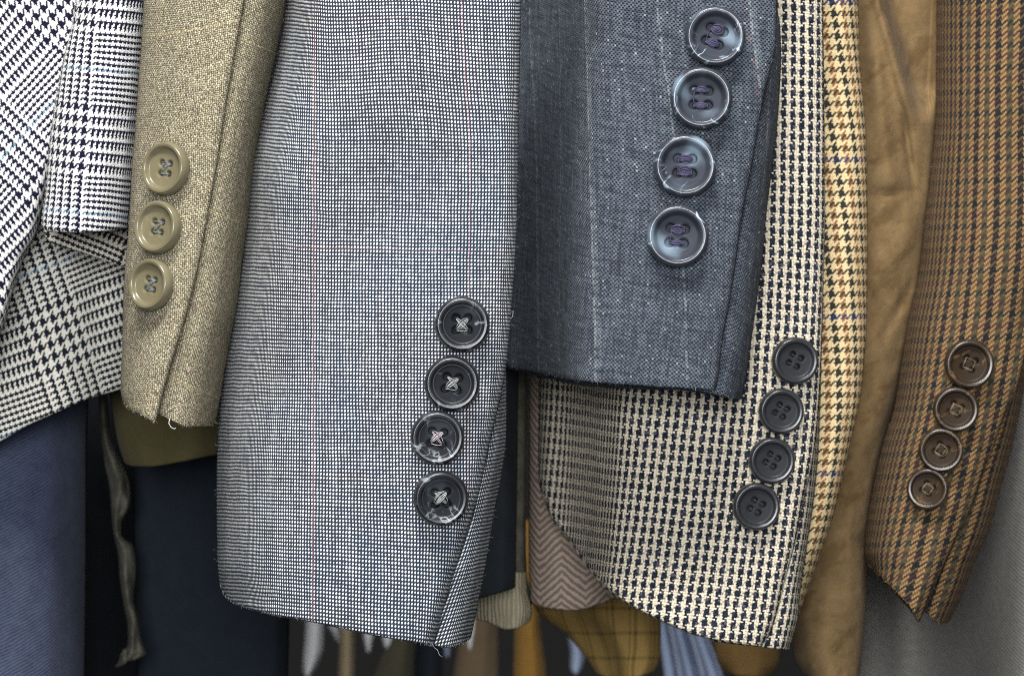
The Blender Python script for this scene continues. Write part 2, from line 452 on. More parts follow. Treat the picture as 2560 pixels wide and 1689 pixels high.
M = dict(
    glen_sleeve=glen('glen_check_cloth', 2),
    glen_front=glen('glen_check_cloth_on_the_bias', -47),
    glen_skirt=glen('glen_check_cloth_of_the_skirt', -20, (0.74, 0.71, 0.63), (0.012, 0.016, 0.024)),  # same jacket cloth, with the skirt's shade put into the colours
    glen_inside=glen('glen_check_cloth_inside_the_cuff', 22, (0.60, 0.56, 0.48), (0.012, 0.012, 0.014)),  # darker copy: shade inside the cuff is mixed into the colours
    tan=tan_weave(), grey=grey_birdseye(), navy=navy_sharkskin(), cream=cream_hound(),
    yellow=yellow_hound(), tweed=brown_tweed(),
    suede=twill_cloth('brown_moleskin_cloth', (0.115, 0.072, 0.032), (0.30, 0.20, 0.098), 6.0, -38, 0.35, 0.55, 0.0001, (0.085, 0.05, 0.02)),
    dotgrey=pin_dot('grey_pin_dot_cloth', 24, (0.33, 0.31, 0.285), (0.015, 0.028, 0.025), 9.0, 9.0),
    blue=twill_cloth('blue_denim_twill_cloth', (0.014, 0.018, 0.033), (0.075, 0.090, 0.145), 7.6, -28, 0.7, 0.35),
    black=twill_cloth('black_wool_cloth', (0.010, 0.012, 0.015), (0.026, 0.030, 0.036), 5.0, 40, 0.4, 0.3, 0.00006, sheen=0.05),
    midnight=twill_cloth('midnight_wool_cloth', (0.010, 0.013, 0.018), (0.024, 0.030, 0.040), 5.0, 40, 0.4, 0.3, 0.00006, sheen=0.06),
    olive=twill_cloth('dark_olive_cloth', (0.060, 0.050, 0.022), (0.125, 0.108, 0.052), 5.0, 40, 0.3, 0.25),
    strip=twill_cloth('grey_green_cloth', (0.045, 0.042, 0.030), (0.21, 0.195, 0.15), 5.0, 10, 0.3, 0.8, 0.0003),
    beige=rib_cloth('beige_ribbed_cloth', (0.46, 0.41, 0.29), (0.22, 0.185, 0.12)),
    herring=herringbone('brown_herringbone_cloth', (0.33, 0.262, 0.215), (0.15, 0.11, 0.088)),
    check=plain_check('ochre_check_cloth', (0.40, 0.255, 0.085), (0.085, 0.065, 0.022)),
    gold=twill_cloth('golden_brown_cloth', (0.20, 0.105, 0.022), (0.38, 0.215, 0.055), 5.0, 20, 0.3, 0.3),
    rust=twill_cloth('ochre_brown_cloth', (0.20, 0.118, 0.04), (0.36, 0.225, 0.088), 5.0, 20, 0.3, 0.3),
    palebl=twill_cloth('pale_blue_shirt_cloth', (0.20, 0.25, 0.36), (0.36, 0.43, 0.57), 5.0, 20, 0.3, 0.2),
    white=twill_cloth('white_shirt_cloth', (0.50, 0.52, 0.55), (0.78, 0.80, 0.82), 5.0, 20, 0.3, 0.2),
    umber=twill_cloth('umber_cloth', (0.085, 0.060, 0.036), (0.17, 0.125, 0.08), 5.0, 20, 0.3, 0.3),
    moss=twill_cloth('moss_green_cloth', (0.045, 0.043, 0.028), (0.095, 0.088, 0.056), 5.0, 20, 0.3, 0.3),
    sand=twill_cloth('sand_cloth', (0.24, 0.19, 0.12), (0.40, 0.32, 0.21), 5.0, 20, 0.3, 0.3),
    b_grey=horn('dark_horn', (0.010, 0.011, 0.014), (0.34, 0.38, 0.42), 0.7, 0.20, 0.05),
    b_navy=horn('slate_horn', (0.032, 0.036, 0.048), (0.36, 0.48, 0.60), 1.0, 0.16, 0.45, (0.050, 0.055, 0.070)),
    b_tan=horn('olive_resin', (0.14, 0.12, 0.068), (0.25, 0.22, 0.145), 0.25, 0.14, 0.20, (0.185, 0.165, 0.105)),
    b_cream=horn('black_resin', (0.020, 0.021, 0.024), (0.09, 0.09, 0.10), 0.05, 0.17, 0.0, (0.045, 0.046, 0.052)),
    b_tweed=horn('brown_horn', (0.024, 0.015, 0.009), (0.22, 0.13, 0.055), 0.6, 0.17, 0.12, (0.042, 0.028, 0.018)),
    t_grey=thread_mat('grey_cotton_thread', (0.13, 0.145, 0.145), (0.42, 0.43, 0.42)),
    t_pink=thread_mat('mauve_grey_cotton_thread', (0.26, 0.22, 0.235), (0.62, 0.54, 0.56)),
    t_navy=thread_mat('violet_navy_cotton_thread', (0.010, 0.008, 0.034), (0.045, 0.034, 0.105)),
    t_slate=thread_mat('slate_cotton_thread', (0.045, 0.055, 0.065), (0.20, 0.225, 0.235)),
    t_black=thread_mat('black_cotton_thread', (0.010, 0.010, 0.012), (0.05, 0.05, 0.055)),
    t_tan=thread_mat('tan_cotton_thread', (0.06, 0.04, 0.022), (0.28, 0.20, 0.11)),
    fibre=thread_mat('pale_wool_fibre', (0.45, 0.46, 0.47), (0.75, 0.75, 0.74), scale=2500.0),
    fibre_blue=thread_mat('grey_blue_wool_fibre', (0.20, 0.23, 0.30), (0.50, 0.54, 0.60), scale=2500.0),
    fibre_tan=thread_mat('tan_wool_fibre', (0.35, 0.30, 0.19), (0.70, 0.62, 0.45), scale=2500.0),
)
def wall_mat():
    m, nt, bsdf = new_mat('gap_shade_backdrop')
    tc = nt.nodes.new('ShaderNodeTexCoord')
    n = noise(nt, tc.outputs['Object'], 6.0, 4.0)
    nt.links.new(mixc(nt, n, (0.010, 0.010, 0.011), (0.022, 0.021, 0.020)), bsdf.inputs['Base Color'])  # near black backdrop: shade in the gaps is put into its colour
    bsdf.inputs['Roughness'].default_value = 0.9
    return m

# ------------------------------------------------------------------ geometry helpers
def curve(pts):
    """monotone cubic through (t, value) points, flat extrapolation"""
    p = np.array(sorted(pts), float); t, y = p[:, 0], p[:, 1]
    if len(t) == 1: return lambda q: np.full(np.shape(q), y[0]) + 0.0*np.asarray(q)
    h = np.diff(t); d = np.diff(y)/h
    m = np.zeros(len(t)); m[0] = d[0]; m[-1] = d[-1]
    for k in range(1, len(t)-1):
        if d[k-1]*d[k] > 0:
            w1, w2 = 2*h[k]+h[k-1], h[k]+2*h[k-1]
            m[k] = (w1+w2)/(w1/d[k-1]+w2/d[k])
    def f(q):
        q = np.clip(np.asarray(q, float), t[0], t[-1])
        k = np.clip(np.searchsorted(t, q, side='right')-1, 0, len(h)-1)
        s = (q-t[k])/h[k]
        return ((1+2*s)*(1-s)**2*y[k] + s*(1-s)**2*h[k]*m[k] + s*s*(3-2*s)*y[k+1] + s*s*(s-1)*h[k]*m[k+1])
    return f

def tag(o, label=None, cat=None, group=None, kind=None):
    if label: o['label'] = label
    if cat: o['category'] = cat
    if group: o['group'] = group
    if kind: o['kind'] = kind
    return o
def empty(name, loc, label, cat, group=None):
    o = bpy.data.objects.new(name, None); col.objects.link(o)
    o.location = loc; o.empty_display_size = 0.01
    return tag(o, label, cat, group)
def link(name, me, mat, parent=None):
    o = bpy.data.objects.new(name, me); col.objects.link(o)
    if mat is not None and not me.materials: me.materials.append(mat)
    if parent is not None:
        o.parent = parent
        o.matrix_parent_inverse = Matrix.Translation(parent.location).inverted()
    return o
def kk(y0): return (D+y0)/D
def at(px, py, y0):
    k = kk(y0)
    return Vector(((px-1280)*1e-4*k, y0, Z0+(844.5-py)*1e-4*k))

def tube_cloth(name, parent, mat, left, right, hem, y0, prof, edge=((4, .10), (4, .08)), back=5.0,
               grain=None, top=-420, nu=70, nv=110, wrinkle=None, vshift=None, dyn=None, thick=1.1, uvoff=(0, 0), back_hem=0.0, prof_top=None):
    """A hanging tube of cloth. left/right: (y, x) outlines in photo units of 0.1 mm; hem: (x, y) along the bottom;
    prof: (s, mm) bulge of the front towards the room; the back half closes the tube, the hem turns in."""
    L, R = curve(left), curve(right)
    hx = sorted(hem); yb = np.mean([h[1] for h in hx])
    x0, x1 = hx[0][0], hx[-1][0]
    hs = curve([((x-x0)/max(1e-6, (x1-x0)), y) for x, y in hx])
    P = curve(prof)
    k = kk(y0)
    a = np.linspace(0, 1, nu+1)
    s = 0.45*a + 0.55*(1-np.cos(np.pi*a))/2
    (El, wl), (Er, wr) = edge
    def front(sv):
        q = np.clip(sv/wl, 0, 1); r = np.clip((1-sv)/wr, 0, 1)
        return P(sv) - El*(1-np.sqrt(np.clip(1-(1-q)**2, 0, 1))) - Er*(1-np.sqrt(np.clip(1-(1-r)**2, 0, 1)))
    f = front(s)
    tt = np.linspace(0, 1, nv+1)
    T, S = np.meshgrid(tt, s, indexing='ij')
    H = hs(S)
    Y = top + (H-top)*T
    Xp = L(Y) + (R(Y)-L(Y))*S
    F = np.broadcast_to(f, S.shape).copy()
    if prof_top is not None:            # the section changes along the sleeve
        w_t = np.clip((1000-Y)/1000, 0, 1)
        F = F + (curve(prof_top)(S)-P(S))*w_t
    if dyn is not None:
        F = F*1.0 + curve(dyn)(Y)
    if wrinkle is not None:
        F = F + wrinkle(Xp, Y, S)*np.clip(np.minimum(S, 1-S)*8, 0, 1)
    # back half (from right to left, interior points only)
    sb = s[1:-1][::-1]
    Sb = np.broadcast_to(sb, (nv+1, len(sb)))
    Hb = hs(Sb) + back_hem*np.sin(np.pi*Sb)
    Yb = top + (Hb-top)*tt[:, None]
    Xb = L(Yb) + (R(Yb)-L(Yb))*Sb
    base = F[:, :1] + (F[:, -1:]-F[:, :1])*Sb
    Fb = base - back*np.sin(np.pi*Sb)**0.7
    XX = np.concatenate([Xp, Xb], 1); YY = np.concatenate([Y, Yb], 1); FF = np.concatenate([F, Fb], 1)
    n = XX.shape[1]
    wy = y0-FF*1e-3
    kv = (D+wy)/D                      # the outline is measured where the cloth really lies, fold by fold
    wx = (XX-1280)*1e-4*kv; wz = Z0+(844.5-YY)*1e-4*kv
    # cloth coordinates: arc length across, drop along
    dx = np.diff(wx, axis=1)/k*1e4; dy = np.diff(wy, axis=1)/k*1e4
    arc = np.concatenate([np.zeros((nv+1, 1)), np.cumsum(np.sqrt(dx*dx+dy*dy), 1)], 1)
    if grain is not None:
        G = curve(grain)(Y[:, :nu+1])
        for r in range(nv+1):
            g0 = np.interp(G[r, nu//2], Xp[r], arc[r, :nu+1])
            arc[r] -= g0
    Vv = YY.copy()
    if vshift is not None:
        Vv = Vv + vshift(XX, YY)
    V = np.stack([wx, wy, wz], -1)
    # hem: roll the edge in and turn it up inside
    last = V[-1]; uvl = np.stack([arc[-1], Vv[-1]], -1)
    tang = np.roll(last, -1, 0)-np.roll(last, 1, 0)
    nrm = np.stack([-tang[:, 1], tang[:, 0]], -1)
    nrm /= np.maximum(1e-9, np.linalg.norm(nrm, axis=1, keepdims=True))
    cen = last[:, :2].mean(0)
    inw = nrm if np.mean(np.sum(nrm*(cen-last[:, :2]), 1)) > 0 else -nrm
    rows, uvs = [V], [np.stack([arc, Vv], -1)]
    th = thick*1e-3
    for frac, down, dv in ((0.18, 0.35, 4), (0.5, 0.5, 8), (0.82, 0.35, 12), (1.0, -0.2, 20), (1.25, -3.5, 55)):
        q = last.copy(); q[:, :2] += inw*th*frac; q[:, 2] -= down*1e-3*(thick if down > 0 else 1)
        uvq = uvl.copy(); uvq[:, 1] += dv
        rows.append(q[None]); uvs.append(uvq[None])
    A = np.concatenate(rows, 0); U = np.concatenate(uvs, 0)
    nr = A.shape[0]
    verts = A.reshape(-1, 3)
    idx = np.arange(nr*n).reshape(nr, n)
    q = np.stack([idx[:-1, :], np.roll(idx[:-1, :], -1, 1), np.roll(idx[1:, :], -1, 1), idx[1:, :]], -1).reshape(-1, 4)
    origin = np.array(parent.location) if parent is not None else np.zeros(3)
    me = bpy.data.meshes.new(name)
    me.from_pydata(verts.tolist(), [], q[:, ::-1].tolist())
    me.polygons.foreach_set('use_smooth', np.ones(len(q), bool))
    uvlay = me.uv_layers.new(name='cloth')
    Uf = U.reshape(-1, 2) + np.array(uvoff)
    # the seam of the tube lies at the left edge: give the wrapping column the far arc value
    lv = np.empty(len(me.loops), int); me.loops.foreach_get('vertex_index', lv)
    luv = Uf[lv].copy()
    per = arc[-1, -1]+6
    cols = (lv % n).reshape(-1, 4)
    wrap = (cols.max(1) == n-1) & (cols.min(1) == 0)
    for kq in np.nonzero(wrap)[0]:
        for c in range(4):
            if cols[kq, c] == 0: luv[kq*4+c, 0] = luv[kq*4:kq*4+4, 0].max()+2
    uvlay.data.foreach_set('uv', luv.astype(np.float32).ravel())
    me.update()
    o = link(name, me, mat, parent)
    o_info[o.name] = dict(V=V, n=n, nu=nu, nv=nv)
    return o
o_info = {}

def tubes_mesh(name, paths, mat, parent, sides=5):
    """paths: list of (points, radius or radii) joined into one mesh"""
    vs_, fs = [], []
    for pts, rad in paths:
        pts = [Vector(p) for p in pts]; m = len(pts); b0 = len(vs_)
        for a, p in enumerate(pts):
            t = (pts[min(a+1, m-1)]-pts[max(a-1, 0)]).normalized()
            n = t.cross(Vector((0.31, 0.77, 0.55))).normalized(); b = t.cross(n)
            r = rad[a] if isinstance(rad, (list, tuple)) else rad
            for q in range(sides):
                an = 2*math.pi*q/sides
                vs_.append(p + n*math.cos(an)*r + b*math.sin(an)*r)
        for a in range(m-1):
            for q in range(sides):
                q2 = (q+1) % sides
                fs.append((b0+a*sides+q, b0+a*sides+q2, b0+(a+1)*sides+q2, b0+(a+1)*sides+q))
        fs.append(tuple(b0+q for q in range(sides))[::-1]); fs.append(tuple(b0+(m-1)*sides+q for q in range(sides)))
    me = bpy.data.meshes.new(name); me.from_pydata([tuple(v) for v in vs_], [], fs)
    me.polygons.foreach_set('use_smooth', np.ones(len(fs), bool)); me.update()
    return link(name, me, mat, parent)

def fuzz(parent, parts, mat, n_edge, n_face, length=1.6, r=0.022):
    """loose fibres along the edges and lying on the face of a sleeve"""
    paths = []
    for o in parts:
        I = o_info[o.name]; V, nu, nv = I['V'], I['nu'], I['nv']
        r0 = int(nv*0.18)
        for _ in range(n_edge):
            w = random.random()
            if w < 0.32: a, b = random.randint(r0, nv-1), random.randint(0, 2)
            elif w < 0.62: a, b = random.randint(r0, nv-1), nu-random.randint(0, 2)
            else: a, b = nv, random.randint(0, nu)
            p = Vector(V[a, b]); c = Vector(V[a, nu//2])
            d = Vector((p.x-c.x, -0.004, 0)).normalized()
            if a == nv: d = Vector((random.uniform(-.6, .6), -0.3, -1)).normalized()
            paths.append(fibre_path(p, d, length))
        for _ in range(n_face):
            a, b = random.randint(r0, nv-1), random.randint(4, nu-4)
            p = Vector(V[a, b]) + Vector((0, -0.00008, 0))
            paths.append(fibre_path(p, Vector((random.gauss(0, 1), -0.25, random.gauss(0, 1))).normalized(), length*0.8))
    paths = [(p, r*1e-3*random.uniform(0.7, 1.3)) for p in paths]
    return tag(tubes_mesh('loose_fibres', paths, mat, parent, 3), kind='stuff')
def fibre_path(p, d, length):
    l = length*1e-3*random.uniform(0.4, 1.5); out = []
    bend = Vector((random.gauss(0, 1), random.gauss(0, .5), random.gauss(0, 1)))*1.1
    q = p - d*l*0.3; v = d.copy()
    for _ in range(6):
        out.append(q.copy()); q = q + v*l/5; v = (v + bend*0.28).normalized()
    return out

# ---- buttons
def button_mesh(name, recess=0.72, rim=0.86, floor=0.30, rimh=0.50, hole_at=0.215, hole_r=0.13, dish=0.05, step=True, crest=0.06):
    """turned four-hole button, unit radius, back at z=0: raised rim, sunk middle, four drilled holes"""
    na = 144
    rr = list(np.linspace(0.0, 0.06, 4)[1:]) + list(np.linspace(0.075, 0.40, 30)) + list(np.linspace(0.43, recess-0.03, 8)) \
        + list(np.linspace(recess-0.015, 0.965, 24))
    rr = np.array(rr)
    ang = np.arange(na)*2*math.pi/na
    def prof(r):
        z = floor + dish*(r/recess)**2
        w = np.clip((r-(recess-0.02))/(rim-recess+0.02), 0, 1)
        z = z + (rimh-floor-dish*0.6)*(w*w*(3-2*w))
        if step: z = z + 0.012*np.exp(-((r-(recess-0.03))/0.018)**2)
        o = np.clip((r-rim-crest)/(1.0-rim-crest), 0, 1)
        z = z - (1-np.sqrt(np.clip(1-o*o*0.92, 0, 1)))*0.34
        return z
    Rg, Ag = np.meshgrid(rr, ang, indexing='ij')
    x, y = Rg*np.cos(Ag), Rg*np.sin(Ag)
    z = prof(Rg)
    d = np.min([np.hypot(x-hx, y-hy) for hx in (-hole_at, hole_at) for hy in (-hole_at, hole_at)], axis=0)
    w = np.clip((d-(hole_r-0.016))/0.032, 0, 1); w = w*w*(3-2*w)
    z = z*w - 0.25*(1-w)
    z = z - 0.018*np.exp(-((d-hole_r-0.02)/0.03)**2)*w
    V = [(0, 0, float(prof(np.array(0.0))))]
    V += [tuple(p) for p in np.stack([x, y, z], -1).reshape(-1, 3)]
    # outer wall and back
    zl = float(prof(np.array(rr[-1])))
    for r_, z_ in ((0.988, zl-0.045), (1.0, zl-0.10), (0.995, 0.14), (0.95, 0.06), (0.80, 0.0)):
        V += [(r_*math.cos(a), r_*math.sin(a), z_) for a in ang]
    V.append((0, 0, 0.0))
    nr = len(rr)+5; F = []
    for q in range(na): F.append((0, 1+q, 1+(q+1) % na))
    for a in range(nr-1):
        b0, b1 = 1+a*na, 1+(a+1)*na
        for q in range(na):
            q2 = (q+1) % na
            F.append((b0+q, b1+q, b1+q2, b0+q2))
    b0 = 1+(nr-1)*na; e = len(V)-1
    for q in range(na): F.append((e, b0+(q+1) % na, b0+q))
    me = bpy.data.meshes.new(name); me.from_pydata(V, [], F)
    me.polygons.foreach_set('use_smooth', np.ones(len(F), bool)); me.update()
    return me

def thread_paths(style, h=0.215, zf=0.30, seed=0):
    rd = random.Random(seed); out = []
    def strand(a, b, lift, jit, r):
        p = []
        dx, dy = b[0]-a[0], b[1]-a[1]; ln = math.hypot(dx, dy); nx, ny = -dy/ln, dx/ln
        o = rd.gauss(0, jit)
        ends = ((a, -1), (b, 1))
        z = zf + lift*rd.uniform(0.7, 1.25)
        for t in (0.0, 0.10, 0.22, 0.40, 0.60, 0.78, 0.90, 1.0):
            e = 0.35 + 0.65*math.sin(math.pi*t)
            zz = z if 0.15 < t < 0.85 else (zf+0.0 if 0.05 < t < 0.95 else zf-0.16)
            if 0.3 < t < 0.7: zz = z + 0.01
            p.append((a[0]+dx*t+nx*o*e*2.0, a[1]+dy*t+ny*o*e*2.0, zz + rd.gauss(0, 0.004)))
        out.append((p, r))
    c = [(-h, h), (h, h), (-h, -h), (h, -h)]
    if style == 'bars':
        for k in range(9):
            strand(c[0], c[1], 0.030, 0.034, 0.025); strand(c[2], c[3], 0.030, 0.036, 0.025)
        for k in range(2): strand(c[0], c[2], 0.01, 0.01, 0.012)
    elif style == 'cross':
        for k in range(5): strand(c[0], c[3], 0.025, 0.030, 0.011)
        for k in range(7): strand(c[2], c[1], 0.045, 0.034, 0.011)
        strand(c[2], c[3], 0.02, 0.02, 0.012)
    elif style == 'slash':
        for k in range(5): strand(c[0], c[3], 0.022, 0.026, 0.011)
        for k in range(12): strand(c[2], c[1], 0.055, 0.040, 0.013)
    elif style == 'zed':
        for k in range(4): strand(c[0], c[1], 0.02, 0.016, 0.016); strand(c[2], c[3], 0.02, 0.018, 0.016)
        for k in range(3): strand(c[1], c[2], 0.035, 0.012, 0.014)
    elif style == 'square':
        for a, b in ((0, 1), (1, 3), (3, 2), (2, 0)):
            for k in range(3): strand(c[a], c[b], 0.014, 0.014, 0.012)
    elif style == 'dark':
        for k in range(3): strand(c[0], c[1], 0.008, 0.012, 0.012); strand(c[2], c[3], 0.008, 0.012, 0.012)
    return out

BM = dict(grey=button_mesh('button_turned_wide', 0.70, 0.80, 0.37, 0.50),
          navy=button_mesh('button_turned_deep', 0.65, 0.80, 0.28, 0.52, hole_at=0.225, hole_r=0.145, step=False),
          tan=button_mesh('button_turned_shallow', 0.70, 0.83, 0.30, 0.47, hole_at=0.19, hole_r=0.11, step=False),
          cream=button_mesh('button_turned_small', 0.70, 0.80, 0.34, 0.50, hole_at=0.195, hole_r=0.12, step=False),
          tweed=button_mesh('button_turned_rimmed', 0.69, 0.80, 0.32, 0.52, hole_at=0.20, hole_r=0.105, step=True))
HOLE = dict(grey=(0.215, 0.37), navy=(0.225, 0.28), tan=(0.19, 0.30), cream=(0.195, 0.33), tweed=(0.20, 0.31))

def sew_button(sleeve, cloth_parts, kind, px, py, dia, roll, style, tmat, label=None, face=0.35, lean=(0, 0), seed=0, lift=0.5):
    """put a button on the cloth where the line of sight through that spot meets it, tilted with the cloth"""
    org = Vector(cam.location); tgt = at(px, py, 0.0); dr = (tgt-org).normalized()
    best = None
    for o in cloth_parts:
        me = o.data
        bvh = bvh_cache.setdefault(o.name, BVHTree.FromPolygons([v.co[:] for v in me.vertices], [p.vertices[:] for p in me.polygons]))
        hit = bvh.ray_cast(org, dr)
        if hit[0] is not None and (best is None or hit[3] < best[3]): best = hit
    loc, nrm = best[0], best[1]
    if nrm.y > 0: nrm = -nrm
    nrm = (nrm*(1-face) + Vector((lean[0], -1, lean[1]))*face).normalized()
    k = (D+loc.y)/D
    R = dia/2*1e-4*k
    zax = nrm; xax = Vector((1, 0, 0)); xax = (xax - zax*xax.dot(zax)).normalized(); yax = zax.cross(xax)
    rot = Matrix((xax, yax, zax)).transposed() @ Matrix.Rotation(math.radians(-roll), 3, 'Z')
    mw = Matrix.Translation(loc + nrm*lift*1e-3) @ rot.to_4x4() @ Matrix.Scale(R, 4)
    b = bpy.data.objects.new('button', BM[kind]); col.objects.link(b)
    if not BM[kind].materials: BM[kind].materials.append(M['b_'+kind])
    b.parent = sleeve
    b.matrix_parent_inverse = Matrix.Translation(sleeve.location).inverted()
    b.matrix_basis = mw
    if label: b['label'] = label
    h, zf = HOLE[kind]
    me = bpy.data.meshes.new('thread')
    t = tubes_mesh('thread', thread_paths(style, h, zf, seed), tmat, None, 5)
    t.parent = b
    t['label'] = {'t_grey': 'grey stitching thread', 't_pink': 'mauve grey stitching thread', 't_navy': 'violet navy stitching thread',
                  't_slate': 'slate grey stitching thread', 't_black': 'black stitching thread', 't_tan': 'tan stitching thread'}[
                      [q for q in M if M[q] is tmat][0]]
    return b
bvh_cache = {}

def folds(*specs):
    """sum of soft folds: (x, width, mm, slope) ridges that run down the cloth"""
    def f(Xv, Yv, S):
        z = 0*Xv
        for x, w, mm, sl in specs:
            z = z + mm*np.exp(-((Xv-x-sl*(Yv-800))/w)**2)
        return z
    return f
def ripples(amp, lx, ly, seed=0, extra=None):
    r = np.random.default_rng(seed); ph = r.uniform(0, 6.28, (5, 2)); an = r.uniform(-0.7, 0.7, 5); fr = r.uniform(0.6, 1.7, 5)
    def f(Xv, Yv, S):
        z = 0*Xv
        for k in range(5):
            z = z + np.sin(Xv/lx*fr[k] + an[k]*Yv/ly + ph[k, 0])*np.sin(Yv/ly*fr[k] + ph[k, 1])
        z = z*amp/2.5
        if extra is not None: z = z + extra(Xv, Yv, S)
        return z
    return f

# ------------------------------------------------------------------ the setting
def wall():
    me = bpy.data.meshes.new('wall')
    y, h, w = 0.95, 1.4, 2.0
    V = [(-w, y, 0), (w, y, 0), (w, y, 2*h), (-w, y, 2*h), (-w, y+.1, 0), (w, y+.1, 0), (w, y+.1, 2*h), (-w, y+.1, 2*h)]
    me.from_pydata(V, [], [(0, 1, 2, 3), (5, 4, 7, 6), (4, 0, 3, 7), (1, 5, 6, 2), (3, 2, 6, 7), (4, 5, 1, 0)])
    me.update()
    return tag(link('wall', me, wall_mat()), kind='structure')
wall()

# ------------------------------------------------------------------ grey birdseye sleeve (middle)
g = empty('jacket_sleeve', at(930, 1600, 0.03), 'grey birdseye wool sleeve with a faint red check and four black marbled buttons', 'sleeve')
g_up = tube_cloth('upper_sleeve', g, M['grey'],
    [(-420, 745), (0, 716), (144, 692), (287, 655), (431, 622), (560, 610), (684, 595), (827, 575), (971, 555), (1100, 543), (1250, 540), (1417, 543), (1500, 556)],
    [(-420, 1304), (0, 1302), (287, 1297), (560, 1293), (740, 1282), (900, 1268), (1000, 1250), (1100, 1226), (1223, 1200), (1309, 1175), (1390, 1150), (1490, 1118), (1612, 1083)],
    [(556, 1440), (562, 1478), (580, 1500), (620, 1516), (680, 1532), (756, 1545), (810, 1556), (886, 1573), (983, 1591), (1071, 1606), (1083, 1612)],
    0.033, [(0, -24), (.05, -8), (.12, 8), (.22, 19), (.32, 24), (.42, 27), (.6, 28.5), (.8, 28), (.93, 26), (1, 23)], edge=((6, .05), (5.5, .05)), back=6,
    grain=[(0, 786), (800, 784), (1600, 782)], nu=120, nv=170,
    prof_top=[(0, -24), (.02, -10), (.05, 6), (.09, 16), (.14, 22), (.25, 26), (.42, 27.5), (.6, 28.5), (.8, 28), (.93, 26), (1, 23)],
    wrinkle=ripples(0.55, 120, 160, 3, lambda Xv, Yv, S: 0.8*np.exp(-((Xv-1010-(Yv-200)*0.15)/100)**2-((Yv-190)/150)**2) - 0.5*np.exp(-((Xv-860)/80)**2-((Yv-130)/140)**2)
                    + 0.8*np.exp(-((Xv-1010)/60)**2)*np.clip((Yv-500)/500, 0, 1)),
    vshift=lambda Xv, Yv: -0.02*(Xv-900) + 14*np.exp(-((Xv-1010)/120)**2)*np.exp(-((Yv-150)/180)**2) - np.clip((1000-Yv)/1000, 0, 1.2)*np.clip((820-Xv)/260, 0, 1)*-26 + np.clip((Yv-1150)/450, 0, 1)*-(Xv-700)*0.09)
g_un = tube_cloth('under_sleeve', g, M['grey'],
    [(-420, 1200), (600, 1180), (900, 1150), (1100, 1100), (1300, 1030), (1600, 960)],
    [(-420, 1240), (700, 1262), (850, 1264), (1000, 1266), (1080, 1266), (1180, 1255), (1275, 1237), (1415, 1214), (1510, 1195), (1597, 1177)],
    [(960, 1560), (1085, 1606), (1104, 1612), (1140, 1608), (1177, 1592)],
    0.033, [(0, 8), (.5, 17), (.72, 17.5), (.86, 14), (1, 2)], edge=((3, .1), (5, .16)), back=4,
    grain=[(0, 1168), (900, 1168), (1100, 1150), (1600, 1010)], nu=50, nv=120, uvoff=(12, 4),
    vshift=lambda Xv, Yv: (Xv-1150)*0.22)
for n_, (px, py, d_, ro, st, tm) in enumerate([(1154, 810, 138, 0, 'cross', 't_grey'), (1129, 958, 138, 8, 'cross', 't_grey'),
                                              (1092, 1093, 135, 8, 'cross', 't_pink'), (1099, 1242, 138, -2, 'slash', 't_grey')]):
    sew_button(g, [g_up], 'grey', px, py, d_, ro, st, M[tm], 'black marbled horn button', seed=n_, face=0.45)
fuzz(g, [g_up, g_un], M['fibre_blue'], 130, 200, 1.3, 0.016)
p0 = at(1080, 1606, 0.012)
tag(tubes_mesh('loose_thread', [([p0, p0+Vector((.0006, 0, -.0012)), p0+Vector((.0014, -.0004, -.0017)), p0+Vector((.0019, -.0004, -.0030)), p0+Vector((.0027, 0, -.0036))], 0.00006)], M['fibre_blue'], g), label='dark loose thread at the hem')
p0 = at(1275, 783, 0.012)
tubes_mesh('loose_thread', [([p0, p0+Vector((.0008, -.001, .0006)), p0+Vector((.0007, -.001, -.0008)), p0+Vector((.0001, -.001, -.0014))], 0.00004)], M['fibre'], g)

# ------------------------------------------------------------------ tan sleeve
t = empty('jacket_sleeve', at(430, 1050, 0.03), 'tan hopsack wool sleeve with three olive resin buttons', 'sleeve')
t_up = tube_cloth('upper_sleeve', t, M['tan'],
    [(-420, 385), (0, 359), (100, 354), (215, 345), (323, 338), (430, 329), (560, 322), (720, 309), (830, 306), (975, 302), (1010, 306)],
    [(-420, 690), (0, 611), (126, 589), (270, 564), (431, 539), (540, 519), (630, 503), (741, 478), (820, 456), (899, 431), (989, 406), (1050, 390)],
    [(305, 992), (312, 1008), (330, 1024), (350, 1034), (388, 1052)],
    0.034, [(0, 0), (.2, 8), (.45, 14), (.7, 17), (.9, 17), (1, 16)], edge=((6, .09), (1.6, .03)), back=5,
    grain=[(-400, 400), (0, 372), (500, 340), (1000, 315)], nu=70, nv=130,
    wrinkle=ripples(0.5, 90, 150, 8), vshift=lambda Xv, Yv: (Xv-480)*0.16 + 18*((Xv-480)/120)**2*0.3)
t_un = tube_cloth('under_sleeve', t, M['tan'],
    [(-420, 560), (0, 520), (500, 440), (1000, 330)],
    [(-420, 760), (0, 716), (104, 697), (215, 673), (323, 651), (467, 630), (560, 620), (650, 607), (790, 589), (850, 576), (940, 560), (1000, 550), (1057, 539)],
    [(330, 1020), (395, 1032), (413, 1040), (440, 1052), (467, 1061), (531, 1060), (540, 1052)],
    0.034, [(0, 2), (.4, 11.5), (.55, 12), (.72, 9), (.88, -1), (1, -14)], edge=((2, .1), (6, .16)), back=4,
    grain=[(-400, 700), (0, 655), (500, 560), (1000, 450)], nu=60, nv=130, uvoff=(150, -20),
    wrinkle=ripples(0.4, 60, 120, 5), vshift=lambda Xv, Yv: -(Xv-600)*0.45)
